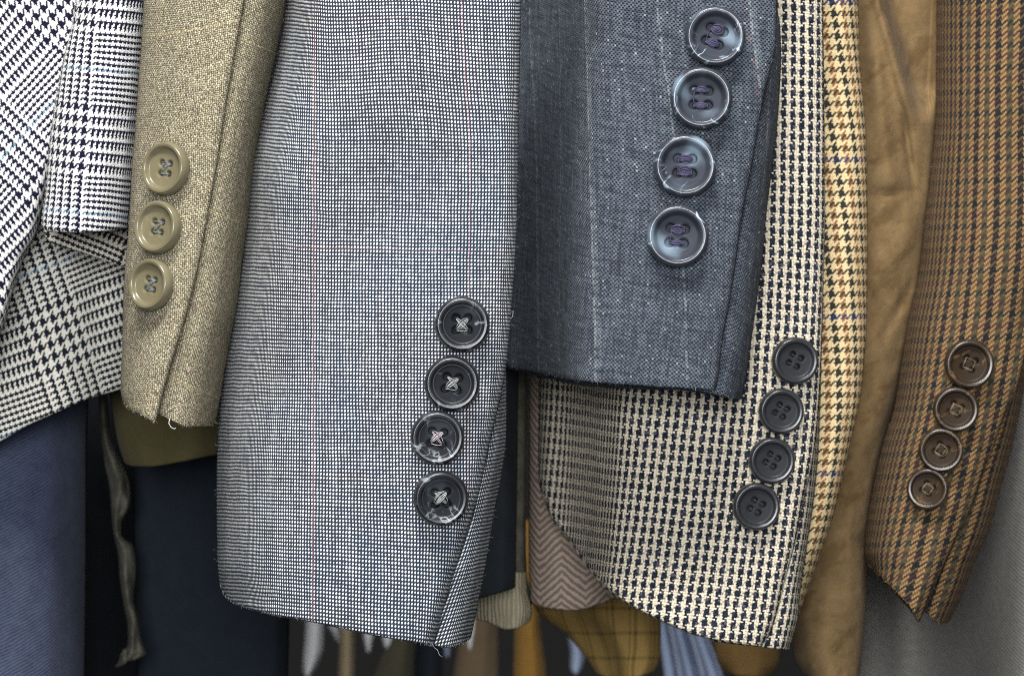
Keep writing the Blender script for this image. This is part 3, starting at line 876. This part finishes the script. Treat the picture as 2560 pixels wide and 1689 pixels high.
for n_, (px, py, dw, ro) in enumerate([(427, 424, 134, 10), (408, 570, 133, 10), (391, 713, 130, 12)]):
    sew_button(t, [t_up], 'tan', px, py, dw, ro, 'zed', M['t_slate'], 'olive grey resin button', seed=20+n_, face=0.15, lean=(-.1, .05), lift=0.3)
fuzz(t, [t_up, t_un], M['fibre_tan'], 110, 160, 1.1, 0.016)
p0 = at(424, 1046, 0.016)
tag(tubes_mesh('loose_thread', [([p0, p0+Vector((-.0002, 0, -.0012)), p0+Vector((.0004, -.0003, -.0022)), p0+Vector((.0012, 0, -.0026)), p0+Vector((.0016, 0, -.0024))], 0.00011)], M['fibre'], t), label='pale loop of loose thread at the hem')

# ------------------------------------------------------------------ charcoal blue pinstripe sleeve
nvy = empty('jacket_sleeve', at(1600, 960, 0.04), 'charcoal blue pinstripe wool sleeve with four slate marbled buttons', 'sleeve')
n_up = tube_cloth('upper_sleeve', nvy, M['navy'],
    [(-420, 1235), (0, 1240), (600, 1243), (930, 1250)],
    [(-420, 1945), (100, 1940), (250, 1908), (400, 1882), (538, 1856), (684, 1835), (773, 1821), (845, 1807), (945, 1795), (970, 1790)],
    [(1250, 908), (1271, 914), (1350, 929), (1425, 945), (1547, 955), (1619, 960), (1727, 966), (1790, 970)],
    0.040, [(0, -60), (.10, -50), (.19, -32), (.26, -14), (.32, 0), (.40, 8), (.55, 11.5), (.75, 13), (.9, 13), (1, 11.5)], edge=((8, .05), (1.8, .025)), back=4,
    grain=[(-400, 1442), (0, 1458), (900, 1482)], nu=100, nv=130,
    wrinkle=ripples(0.7, 110, 190, 12, lambda Xv, Yv, S: -1.0*np.exp(-((Xv-1385-(Yv-400)*-.02)/26)**2)), vshift=lambda Xv, Yv: (Xv-1600)*-0.05, back_hem=10)
n_un = tube_cloth('under_sleeve', nvy, M['navy'],
    [(-420, 1700), (500, 1690), (1000, 1640)],
    [(-420, 1930), (0, 1941), (72, 1951), (144, 1953), (251, 1948), (359, 1939), (449, 1927), (538, 1916), (648, 1906), (755, 1892), (863, 1877), (935, 1867), (992, 1856)],
    [(1640, 962), (1740, 972), (1790, 981), (1825, 989), (1856, 993)],
    0.040, [(0, 2), (.5, 8.8), (.75, 8), (.9, 4), (1, -3)], edge=((2, .1), (5, .12)), back=4,
    grain=[(-400, 1800), (1000, 1760)], nu=50, nv=110, uvoff=(300, 0),
    wrinkle=ripples(0.5, 60, 70, 15), vshift=lambda Xv, Yv: -(Xv-1880)*0.55, back_hem=4)
for n_, (px, py, d_, ro) in enumerate([(1786, 94, 151, 21), (1752, 247, 155, 3), (1711, 417, 157, 2), (1692, 591, 156, 5)]):
    sew_button(nvy, [n_up], 'navy', px, py, d_, ro, 'bars', M['t_navy'], 'slate blue marbled button', seed=40+n_, face=0.5, lift=0.4)
fuzz(nvy, [n_up, n_un], M['fibre_blue'], 80, 200, 1.2, 0.016)

# ------------------------------------------------------------------ cream houndstooth sleeve
c = empty('jacket_sleeve', at(1760, 1600, 0.07), 'cream and navy houndstooth sleeve with four black buttons', 'sleeve')
c_up = tube_cloth('upper_sleeve', c, M['cream'],
    [(-420, 1380), (0, 1370), (900, 1348), (1200, 1345)],
    [(-420, 2056), (0, 2058), (350, 2062), (540, 2063), (720, 2058), (900, 2053), (1000, 2048), (1150, 2032), (1265, 2006), (1365, 1986), (1440, 1966), (1560, 1935), (1612, 1908)],
    [(1345, 1190), (1378, 1292), (1415, 1345), (1452, 1402), (1492, 1454), (1546, 1498), (1597, 1527), (1647, 1550), (1731, 1582), (1815, 1599), (1908, 1611)],
    0.072, [(0, -52), (.10, -42), (.17, -27), (.24, -8), (.30, 3), (.4, 8), (.6, 12), (.8, 13), (.95, 12), (1, 10)], edge=((8, .05), (2.2, .03)), back=4,
    grain=[(-400, 1960), (500, 1950), (900, 1930), (1200, 1895), (1600, 1835)], nu=100, nv=150,
    wrinkle=ripples(0.6, 120, 200, 22), vshift=lambda Xv, Yv: -(Xv-1800)*0.06)
c_un = tube_cloth('under_sleeve', c, M['cream'],
    [(-420, 1860), (900, 1850), (1600, 1780)],
    [(-420, 2054), (0, 2056), (540, 2061), (900, 2054), (1103, 2048), (1159, 2044), (1264, 2033), (1365, 2018), (1495, 1999), (1544, 1996), (1581, 1986), (1617, 1976)],
    [(1780, 1598), (1908, 1612), (1940, 1616), (1976, 1617)],
    0.072, [(0, 4), (.5, 8.5), (.8, 8), (.93, 6), (1, 2)], edge=((2, .1), (5, .14)), back=4,
    grain=[(-400, 2030), (900, 2020), (1200, 2005), (1617, 1925)], nu=50, nv=120, uvoff=(60, 10))
for n_, (px, py, d_, ro) in enumerate([(1982, 901, 118, 26), (1949, 1026, 114, 30), (1926, 1149, 116, 30), (1887, 1264, 119, 29)]):
    sew_button(c, [c_up, c_un], 'cream', px, py, d_, ro, 'dark', M['t_black'], 'plain black button', seed=60+n_, face=0.35, lean=(.12, 0), lift=0.4)
fuzz(c, [c_up, c_un], M['fibre'], 40, 40, 1.0, 0.016)

# ------------------------------------------------------------------ yellow houndstooth sleeve edge
y_ = empty('jacket_sleeve', at(2080, 1540, 0.09), 'cream and ochre houndstooth sleeve showing as a strip behind the cream sleeve', 'sleeve')
tube_cloth('sleeve_cloth', y_, M['yellow'],
    [(-420, 1960), (900, 1960), (1300, 1930), (1560, 1900)],
    [(-420, 2135), (0, 2146), (150, 2150), (280, 2161), (360, 2166), (560, 2169), (740, 2168), (830, 2166), (920, 2159), (1000, 2150), (1103, 2127), (1193, 2107), (1297, 2081), (1383, 2051), (1458, 2025), (1540, 1996)],
    [(1900, 1500), (1960, 1535), (1996, 1548)],
    0.094, [(0, -4), (.5, 5), (.75, 6), (.92, 3), (1, 0)], edge=((3, .1), (4, .12)), back=4,
    grain=[(-400, 2060), (0, 2072), (540, 2090), (900, 2080), (1500, 1960)], nu=50, nv=130, wrinkle=ripples(0.5, 60, 200, 30))

# ------------------------------------------------------------------ brown moleskin sleeve
b_ = empty('jacket_sleeve', at(2080, 1690, 0.13), 'plain brown moleskin sleeve with creases between the ochre strip and the tweed', 'sleeve')
tube_cloth('sleeve_cloth', b_, M['suede'],
    [(-420, 2060), (900, 2040), (1200, 1990), (1500, 1975), (1640, 1984), (1690, 2012)],
    [(-420, 2380), (0, 2370), (400, 2345), (700, 2310), (1000, 2240), (1200, 2190), (1365, 2168), (1495, 2165), (1664, 2152), (1720, 2146)],
    [(2012, 1675), (2040, 1702), (2090, 1712), (2146, 1708)],
    0.128, [(0, -4), (.25, 6), (.5, 9), (.75, 7), (.92, 2), (1, -3)], edge=((4, .1), (5, .1)), back=6,
    grain=[(0, 2180), (1700, 2070)], nu=80, nv=160,
    wrinkle=ripples(0.9, 34, 60, 41, lambda Xv, Yv, S: -15.0*0.5*(1+np.tanh((Xv-2212-0.28*Yv)/15))*np.clip((300-Yv)/90, 0, 1) + 4*np.exp(-((Xv-2196-0.28*Yv)/16)**2)*np.clip((330-Yv)/90, 0, 1) + 3.0*np.exp(-((Xv-2195-(Yv-200)*0.10)/24)**2)*np.exp(-((Yv-220)/260)**2)
        - 3.0*np.exp(-((Xv-2272-(Yv-380)*0.14)/9)**2-((Yv-380)/80)**2) - 2.5*np.exp(-((Yv-490+(Xv-2200)*.1)/16)**2-((Xv-2230)/50)**2)
        - 2.0*np.exp(-((Xv-2255+(Yv-760)*0.5)/16)**2-((Yv-760)/60)**2)))

# ------------------------------------------------------------------ brown checked tweed sleeve (right)
f = empty('jacket_sleeve', at(2330, 1550, 0.10), 'brown and black checked tweed sleeve with four glossy brown buttons', 'sleeve')
f_up = tube_cloth('upper_sleeve', f, M['tweed'],
    [(-420, 2345), (0, 2341), (300, 2338), (430, 2326), (560, 2310), (680, 2297), (760, 2280), (830, 2265), (930, 2250), (1030, 2232), (1103, 2208), (1200, 2185), (1310, 2166), (1380, 2160), (1420, 2168)],
    [(-420, 2680), (600, 2610), (950, 2548), (1050, 2508), (1165, 2466), (1282, 2421), (1380, 2373), (1477, 2331), (1548, 2302)],
    [(2160, 1400), (2178, 1430), (2211, 1465), (2256, 1507), (2301, 1549)],
    0.104, [(0, -16), (.08, -4), (.2, 7), (.35, 13), (.55, 17), (.8, 17), (1, 14)], edge=((7, .07), (2.0, .04)), back=5,
    grain=[(-400, 2450), (0, 2440), (540, 2430), (900, 2390), (1200, 2330), (1500, 2255)], nu=80, nv=150,
    wrinkle=ripples(0.8, 100, 160, 51), vshift=lambda Xv, Yv: (Xv-2400)*0.05)
f_un = tube_cloth('under_sleeve', f, M['tweed'],
    [(-420, 2480), (900, 2450), (1300, 2330), (1550, 2230)],
    [(-420, 2760), (0, 2680), (700, 2615), (970, 2561), (1103, 2534), (1215, 2504), (1327, 2473), (1402, 2437), (1477, 2410), (1552, 2374)],
    [(2230, 1490), (2300, 1525), (2318, 1535), (2353, 1552), (2374, 1550)],
    0.104, [(0, -6), (.4, 2), (.55, 7.5), (.72, 7), (.88, 2), (1, -6)], edge=((2, .1), (5, .14)), back=5,
    grain=[(-400, 2640), (900, 2520), (1200, 2440), (1550, 2330)], nu=50, nv=120, uvoff=(30, 10))
for n_, (px, py, d_, ro) in enumerate([(2419, 909, 124, 22), (2387, 1022, 114, 26), (2352, 1123, 112, 34), (2321, 1221, 104, 34)]):
    sew_button(f, [f_up, f_un], 'tweed', px, py, d_, ro, 'square', M['t_tan'], 'glossy brown button', seed=80+n_, face=0.3, lean=(-.05, 0), lift=0.5)
fuzz(f, [f_up, f_un], M['fibre_tan'], 30, 30, 1.0, 0.016)

# ------------------------------------------------------------------ glen check jacket (left)
j = empty('glen_check_jacket', at(150, 1000, 0.08), 'white and navy glen check jacket with one short sleeve hanging at the far left', 'jacket')
tube_cloth('front_panel', j, M['glen_front'],
    [(-420, -330), (900, -330)],
    [(-420, 290), (0, 230), (300, 175), (480, 120), (540, 103), (594, 87), (640, 62), (690, 44), (741, 29), (798, 15), (840, 0), (950, -40), (1050, -90)],
    [(-330, 1150), (-200, 1100), (-90, 1040)],
    0.082, [(0, -6), (.4, 6), (.7, 12), (.85, 13), (.95, 11), (1, 8)], edge=((3, .1), (4, .05)), back=3,
    grain=[(0, 0)], nu=70, nv=130, wrinkle=ripples(1.0, 110, 150, 61, folds((60, 45, 2.0, -0.2))))
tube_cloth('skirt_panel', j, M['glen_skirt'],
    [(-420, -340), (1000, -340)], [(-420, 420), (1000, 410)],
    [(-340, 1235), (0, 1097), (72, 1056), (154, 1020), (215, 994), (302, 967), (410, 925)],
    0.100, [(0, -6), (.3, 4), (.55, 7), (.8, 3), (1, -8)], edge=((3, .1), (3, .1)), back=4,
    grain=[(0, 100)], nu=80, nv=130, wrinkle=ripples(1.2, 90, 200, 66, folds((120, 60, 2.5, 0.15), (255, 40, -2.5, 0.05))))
tube_cloth('sleeve', j, M['glen_sleeve'],
    [(-420, 250), (-100, 205), (0, 188), (54, 181), (144, 159), (215, 145), (305, 130), (395, 120), (485, 112), (560, 103), (580, 106)],
    [(-420, 480), (0, 400), (300, 375), (580, 345)],
    [(106, 566), (112, 572), (125, 574), (160, 575), (198, 576), (251, 574), (316, 567), (345, 560)],
    0.060, [(0, 5), (.12, 9.5), (.3, 13), (.5, 14), (.75, 8), (.9, -2), (1, -14)], edge=((3, .05), (6, .12)), back=5,
    grain=[(-400, 280), (0, 245), (580, 222)], nu=70, nv=120, uvoff=(165.6, -255), wrinkle=ripples(0.5, 90, 150, 71), vshift=lambda Xv, Yv: -(Xv-220)*0.05 - 0.0*Yv)
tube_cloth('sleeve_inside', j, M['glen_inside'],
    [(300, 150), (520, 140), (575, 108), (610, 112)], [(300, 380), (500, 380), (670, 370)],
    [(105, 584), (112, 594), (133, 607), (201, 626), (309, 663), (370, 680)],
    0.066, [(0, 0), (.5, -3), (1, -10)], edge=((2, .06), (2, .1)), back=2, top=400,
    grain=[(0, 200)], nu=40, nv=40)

# ------------------------------------------------------------------ garments lower left
q = empty('blue_jacket', at(100, 1700, 0.15), 'blue twill jacket hanging at the lower left corner', 'jacket')
tube_cloth('front_panel', q, M['blue'], [(-420, -420), (2000, -420)], [(-420, 250), (900, 225), (1100, 218), (1400, 217), (2000, 208)],
    [(-420, 1990), (210, 1990)], 0.124, [(0, 10), (.4, 13), (.7, 11), (.85, 4), (.94, -8), (1, -20)], edge=((3, .1), (6, .06)), back=4,
    grain=[(0, 0)], nu=60, nv=90, wrinkle=ripples(1.0, 120, 240, 77))
r = empty('midnight_jacket', at(530, 1700, 0.19), 'near black midnight wool jacket below the tan sleeve', 'jacket')
tube_cloth('front_panel', r, M['midnight'], [(-420, 300), (1100, 330), (2000, 350)], [(-420, 760), (1300, 730), (2000, 712)],
    [(350, 1960), (712, 1960)], 0.190, [(0, -2), (.3, 4), (.6, 6), (.9, 3), (1, -4)], edge=((4, .06), (4, .06)), back=4,
    grain=[(0, 500)], nu=50, nv=80, wrinkle=ripples(1.2, 120, 260, 79))
o_ = empty('olive_jacket', at(420, 1160, 0.13), 'dark olive jacket hem showing just below the tan sleeve', 'jacket')
tube_cloth('front_panel', o_, M['olive'], [(-420, 240), (900, 262), (1000, 276), (1100, 292), (1165, 312)], [(-420, 620), (1000, 600), (1150, 590)],
    [(312, 1152), (330, 1160), (370, 1161), (450, 1150), (540, 1133), (590, 1128)], 0.135, [(0, 0), (.2, 5), (.6, 7), (1, 0)], edge=((4, .08), (3, .1)), back=4,
    grain=[(0, 430)], nu=50, nv=90, wrinkle=ripples(0.8, 80, 160, 83))
u_ = empty('lining_strip', at(310, 1660, 0.16), 'frayed grey green strip of cloth hanging between the blue and midnight jackets', 'cloth strip')
tube_cloth('strip_cloth', u_, M['strip'],
    [(-420, 205), (700, 222), (980, 244), (1103, 254), (1159, 262), (1215, 273), (1271, 278), (1320, 282), (1346, 287), (1383, 295), (1439, 299), (1514, 310), (1570, 320), (1612, 319), (1640, 302), (1664, 288)],
    [(-420, 240), (700, 258), (980, 268), (1103, 281), (1159, 306), (1196, 321), (1252, 327), (1282, 318), (1301, 303), (1342, 303), (1357, 331), (1421, 340), (1495, 334), (1551, 347), (1607, 356), (1632, 368), (1652, 340), (1670, 312)],
    [(288, 1664), (298, 1663), (312, 1655), (340, 1645), (368, 1632)],
    0.165, [(0, -3), (.4, 4), (.7, 2), (1, -3)], edge=((2.5, .2), (2.5, .2)), back=2.5, nu=24, nv=150, grain=[(0, 280)],
    wrinkle=ripples(2.6, 9, 34, 88))

# ------------------------------------------------------------------ garments behind, centre
v_ = empty('black_jacket', at(1240, 1480, 0.12), 'black wool jacket in the gap right of the grey sleeve', 'jacket')
tube_cloth('front_panel', v_, M['black'], [(-420, 1050), (1500, 1040)], [(-420, 1300), (900, 1296), (1200, 1293), (1480, 1288)],
    [(1040, 1535), (1204, 1489), (1288, 1465)], 0.118, [(0, 0), (.5, 4), (.85, 4), (1, 0)], edge=((3, .1), (3, .1)), back=4,
    grain=[(0, 1200)], nu=40, nv=90, wrinkle=ripples(0.6, 60, 200, 91))
w_ = empty('beige_jacket', at(1260, 1560, 0.14), 'beige jacket edge with a ribbed hem below the black jacket', 'jacket')
tube_cloth('front_edge', w_, M['strip'], [(-420, 1262), (1000, 1268), (1400, 1270), (1480, 1275)], [(-420, 1318), (950, 1320), (1150, 1317), (1350, 1315), (1440, 1318), (1500, 1330)],
    [(1272, 1500), (1328, 1508)], 0.140, [(0, 0), (.5, 5), (.8, 4), (1, 0)], edge=((2, .2), (3, .2)), back=3, nu=24, nv=90, grain=[(0, 1300)], wrinkle=ripples(0.7, 20, 100, 93))
tube_cloth('ribbed_hem', w_, M['beige'], [(1400, 1180), (1545, 1186)], [(1400, 1316), (1470, 1318), (1530, 1330), (1560, 1322)],
    [(1186, 1544), (1215, 1549), (1240, 1560), (1268, 1568), (1298, 1564), (1322, 1550)], 0.136, [(0, 0), (.5, 5), (.8, 4.5), (1, 0)], edge=((2, .1), (3, .1)), back=4, top=1430,
    grain=[(0, 1260)], nu=40, nv=30, vshift=lambda Xv, Yv: (Xv-1250)*.1)
h_ = empty('herringbone_jacket', at(1430, 1510, 0.15), 'brown herringbone tweed jacket hem beneath the shaded side of the houndstooth sleeve', 'jacket')
tube_cloth('front_panel', h_, M['herring'], [(-420, 1322), (1400, 1322), (1480, 1325)], [(-420, 1600), (1400, 1580), (1500, 1560)],
    [(1325, 1498), (1345, 1509), (1380, 1516), (1430, 1520), (1490, 1508), (1530, 1492), (1560, 1478)], 0.134, [(0, 0), (.3, 5), (.6, 5), (1, -2)], edge=((4, .1), (3, .1)), back=4,
    grain=[(0, 1404)], nu=50, nv=90, wrinkle=ripples(0.8, 70, 160, 95))
k_ = empty('ochre_check_jacket', at(1560, 1680, 0.22), 'ochre jacket corner with dark check lines under the houndstooth hem', 'jacket')
tube_cloth('front_panel', k_, M['check'], [(1000, 1320), (1480, 1322), (1530, 1345), (1580, 1410), (1640, 1462), (1690, 1495)], [(1000, 1655), (1640, 1652), (1670, 1640), (1690, 1625)],
    [(1495, 1678), (1530, 1690), (1590, 1688), (1625, 1672)], 0.215, [(0, -14), (.3, -6), (.55, 6), (.8, 8), (1, 2)], edge=((3, .1), (4, .08)), back=4, top=1000,
    grain=[(0, 1560)], nu=50, nv=70, wrinkle=ripples(0.8, 60, 160, 97))
gd = empty('dotted_jacket', at(2420, 1700, 0.20), 'grey pin dot jacket at the lower right behind the tweed sleeve', 'jacket')
tube_cloth('front_panel', gd, M['dotgrey'], [(-420, 2120), (1500, 2140), (2000, 2120)], [(-420, 3000), (2000, 3000)],
    [(2120, 1980), (3000, 1980)], 0.142, [(0, -95), (.12, -85), (.22, -66), (.32, -38), (.42, -8), (.50, 8), (.60, 15), (.75, 18), (1, 10)], edge=((4, .05), (4, .05)), back=5,
    grain=[(0, 2450)], nu=80, nv=100, wrinkle=ripples(1.6, 120, 240, 99, folds((2330, 55, -4, -0.25), (2215, 40, 4, 0.05))))

# ------------------------------------------------------------------ lower rail: things far behind
def far(name, label, cat, mat, L_, R_, hem, y0, bulge=6, top=1300, part='cloth', lean=None, n=(26, 40), group=None):
    e = empty(name, at(hem[0][0], hem[0][1], y0), label, cat, group)
    tube_cloth(part, e, M[mat], L_, R_, hem, y0, [(0, 0), (.3, bulge*.8), (.6, bulge), (1, 0)], edge=((3, .15), (3, .15)), back=5, top=top, nu=n[0], nv=n[1],
               grain=[(0, hem[0][0])], wrinkle=ripples(1.0, 40, 120, int(hem[0][0])))
    return e
far('hanging_sleeve', 'golden brown sleeve hanging below the beige ribbed hem', 'sleeve', 'gold', [(1300, 1292), (1560, 1286), (1800, 1281)], [(1300, 1350), (1560, 1352), (1680, 1366), (1800, 1372)], [(1281, 1795), (1372, 1795)], 0.39)
far('hanging_sleeve', 'ochre brown rounded sleeve end under the right corner of the houndstooth hem', 'sleeve', 'rust', [(1300, 1760), (1600, 1782), (1650, 1792), (1680, 1812)], [(1300, 1952), (1620, 1952), (1660, 1948), (1685, 1930)], [(1812, 1670), (1840, 1684), (1900, 1690), (1930, 1678)], 0.34, 8)
far('shirt', 'pale blue shirt falling in diagonal folds under the houndstooth sleeve', 'shirt', 'palebl', [(1300, 1570), (1540, 1640), (1690, 1662), (1900, 1690)], [(1300, 1690), (1560, 1760), (1690, 1808), (1900, 1860)], [(1690, 1890), (1860, 1890)], 0.42, 6, part='shirt_front', n=(70, 50))
sh = bpy.data.objects['shirt'].children[0]
I = o_info[sh.name]; me = sh.data
nco = I['n']
for vtx in me.vertices:                      # three deep folds running down the shirt
    s_ = (vtx.index % nco)
    if s_ <= I['nu']:
        vtx.co.y += 0.013*(0.5-0.5*math.cos(s_/I['nu']*math.pi*6.4))
far('hanging_sleeve', 'umber sleeve hanging behind the right hem of the grey sleeve', 'sleeve', 'umber', [(1300, 1190), (1560, 1160), (1640, 1140), (1800, 1120)], [(1300, 1250), (1560, 1246), (1800, 1250)], [(1120, 1795), (1250, 1795)], 0.44)
far('hanging_sleeve', 'moss green sleeve slanting below the grey sleeve hem', 'sleeve', 'moss', [(1300, 1000), (1580, 985), (1640, 955), (1800, 900)], [(1300, 1060), (1600, 1040), (1800, 1022)], [(900, 1795), (1022, 1795)], 0.47)
far('hanging_sleeve', 'sand coloured sleeve hanging below the left hem of the grey sleeve', 'sleeve', 'sand', [(1300, 850), (1580, 848), (1800, 842)], [(1300, 888), (1600, 887), (1800, 886)], [(842, 1795), (886, 1795)], 0.49)
far('hanging_sleeve', 'midnight blue sleeve hanging between the moss and umber sleeves', 'sleeve', 'midnight', [(1300, 1040), (1800, 1035)], [(1300, 1110), (1800, 1105)], [(1035, 1795), (1105, 1795)], 0.52)
far('shirt_cuff', 'white curved shirt cuff hanging below the grey sleeve at left', 'cuff', 'white', [(1400, 772), (1560, 764), (1600, 762), (1650, 757), (1690, 756)], [(1400, 815), (1560, 810), (1620, 808), (1660, 796), (1690, 778)], [(756, 1680), (766, 1688), (778, 1684)], 0.47, 5)
far('shirt_cuff', 'small bluish white shirt cuff right of the curved white cuff', 'cuff', 'white', [(1400, 806), (1560, 818), (1602, 838)], [(1400, 846), (1570, 853), (1602, 853)], [(838, 1598), (846, 1603), (853, 1598)], 0.52, 4)
far('shirt_cuff', 'small white shirt cuff under the middle of the grey hem', 'cuff', 'white', [(1400, 900), (1590, 906), (1625, 914)], [(1400, 940), (1590, 934), (1625, 926)], [(914, 1620), (920, 1626), (926, 1620)], 0.52, 4)
far('shirt_cuff', 'tiny round white shirt cuff right of the middle one', 'cuff', 'white', [(1400, 950), (1600, 956), (1622, 962)], [(1400, 992), (1600, 985), (1622, 979)], [(962, 1620), (970, 1625), (979, 1620)], 0.52, 4)
far('shirt_cuff', 'pale shirt cuff tip peeking out beside the loose thread', 'cuff', 'palebl', [(1400, 1098), (1600, 1104), (1636, 1112)], [(1400, 1140), (1600, 1128), (1636, 1122)], [(1112, 1632), (1117, 1638), (1122, 1632)], 0.52, 4)
far('shirt_cuff', 'pale grey shirt cuff tip at the right corner of the grey hem', 'cuff', 'white', [(1300, 1165), (1560, 1160), (1622, 1166)], [(1300, 1205), (1560, 1196), (1622, 1182)], [(1166, 1612), (1173, 1622), (1182, 1610)], 0.44, 4)
far('shirt_cuff', 'bluish shirt cuff in the dark gap left of the ochre check corner', 'cuff', 'palebl', [(1500, 1405), (1600, 1420), (1640, 1425), (1680, 1424)], [(1500, 1440), (1600, 1455), (1650, 1462), (1680, 1455)], [(1424, 1672), (1440, 1682), (1455, 1672)], 0.47, 4)
far('hanging_sleeve', 'added black shape standing in for the shade right of the brown moleskin hem', 'sleeve', 'black', [(1300, 2140), (1800, 2120)], [(1300, 2260), (1800, 2250)], [(2120, 1795), (2250, 1795)], 0.35)  # black tube added to fill the gap with shade
far('hanging_sleeve', 'added black shape standing in for the shade behind the frayed grey green strip', 'sleeve', 'black', [(900, 150), (1900, 170)], [(900, 420), (1900, 430)], [(170, 1890), (430, 1890)], 0.31, top=800)  # dark backing added, its black cloth stands for shade
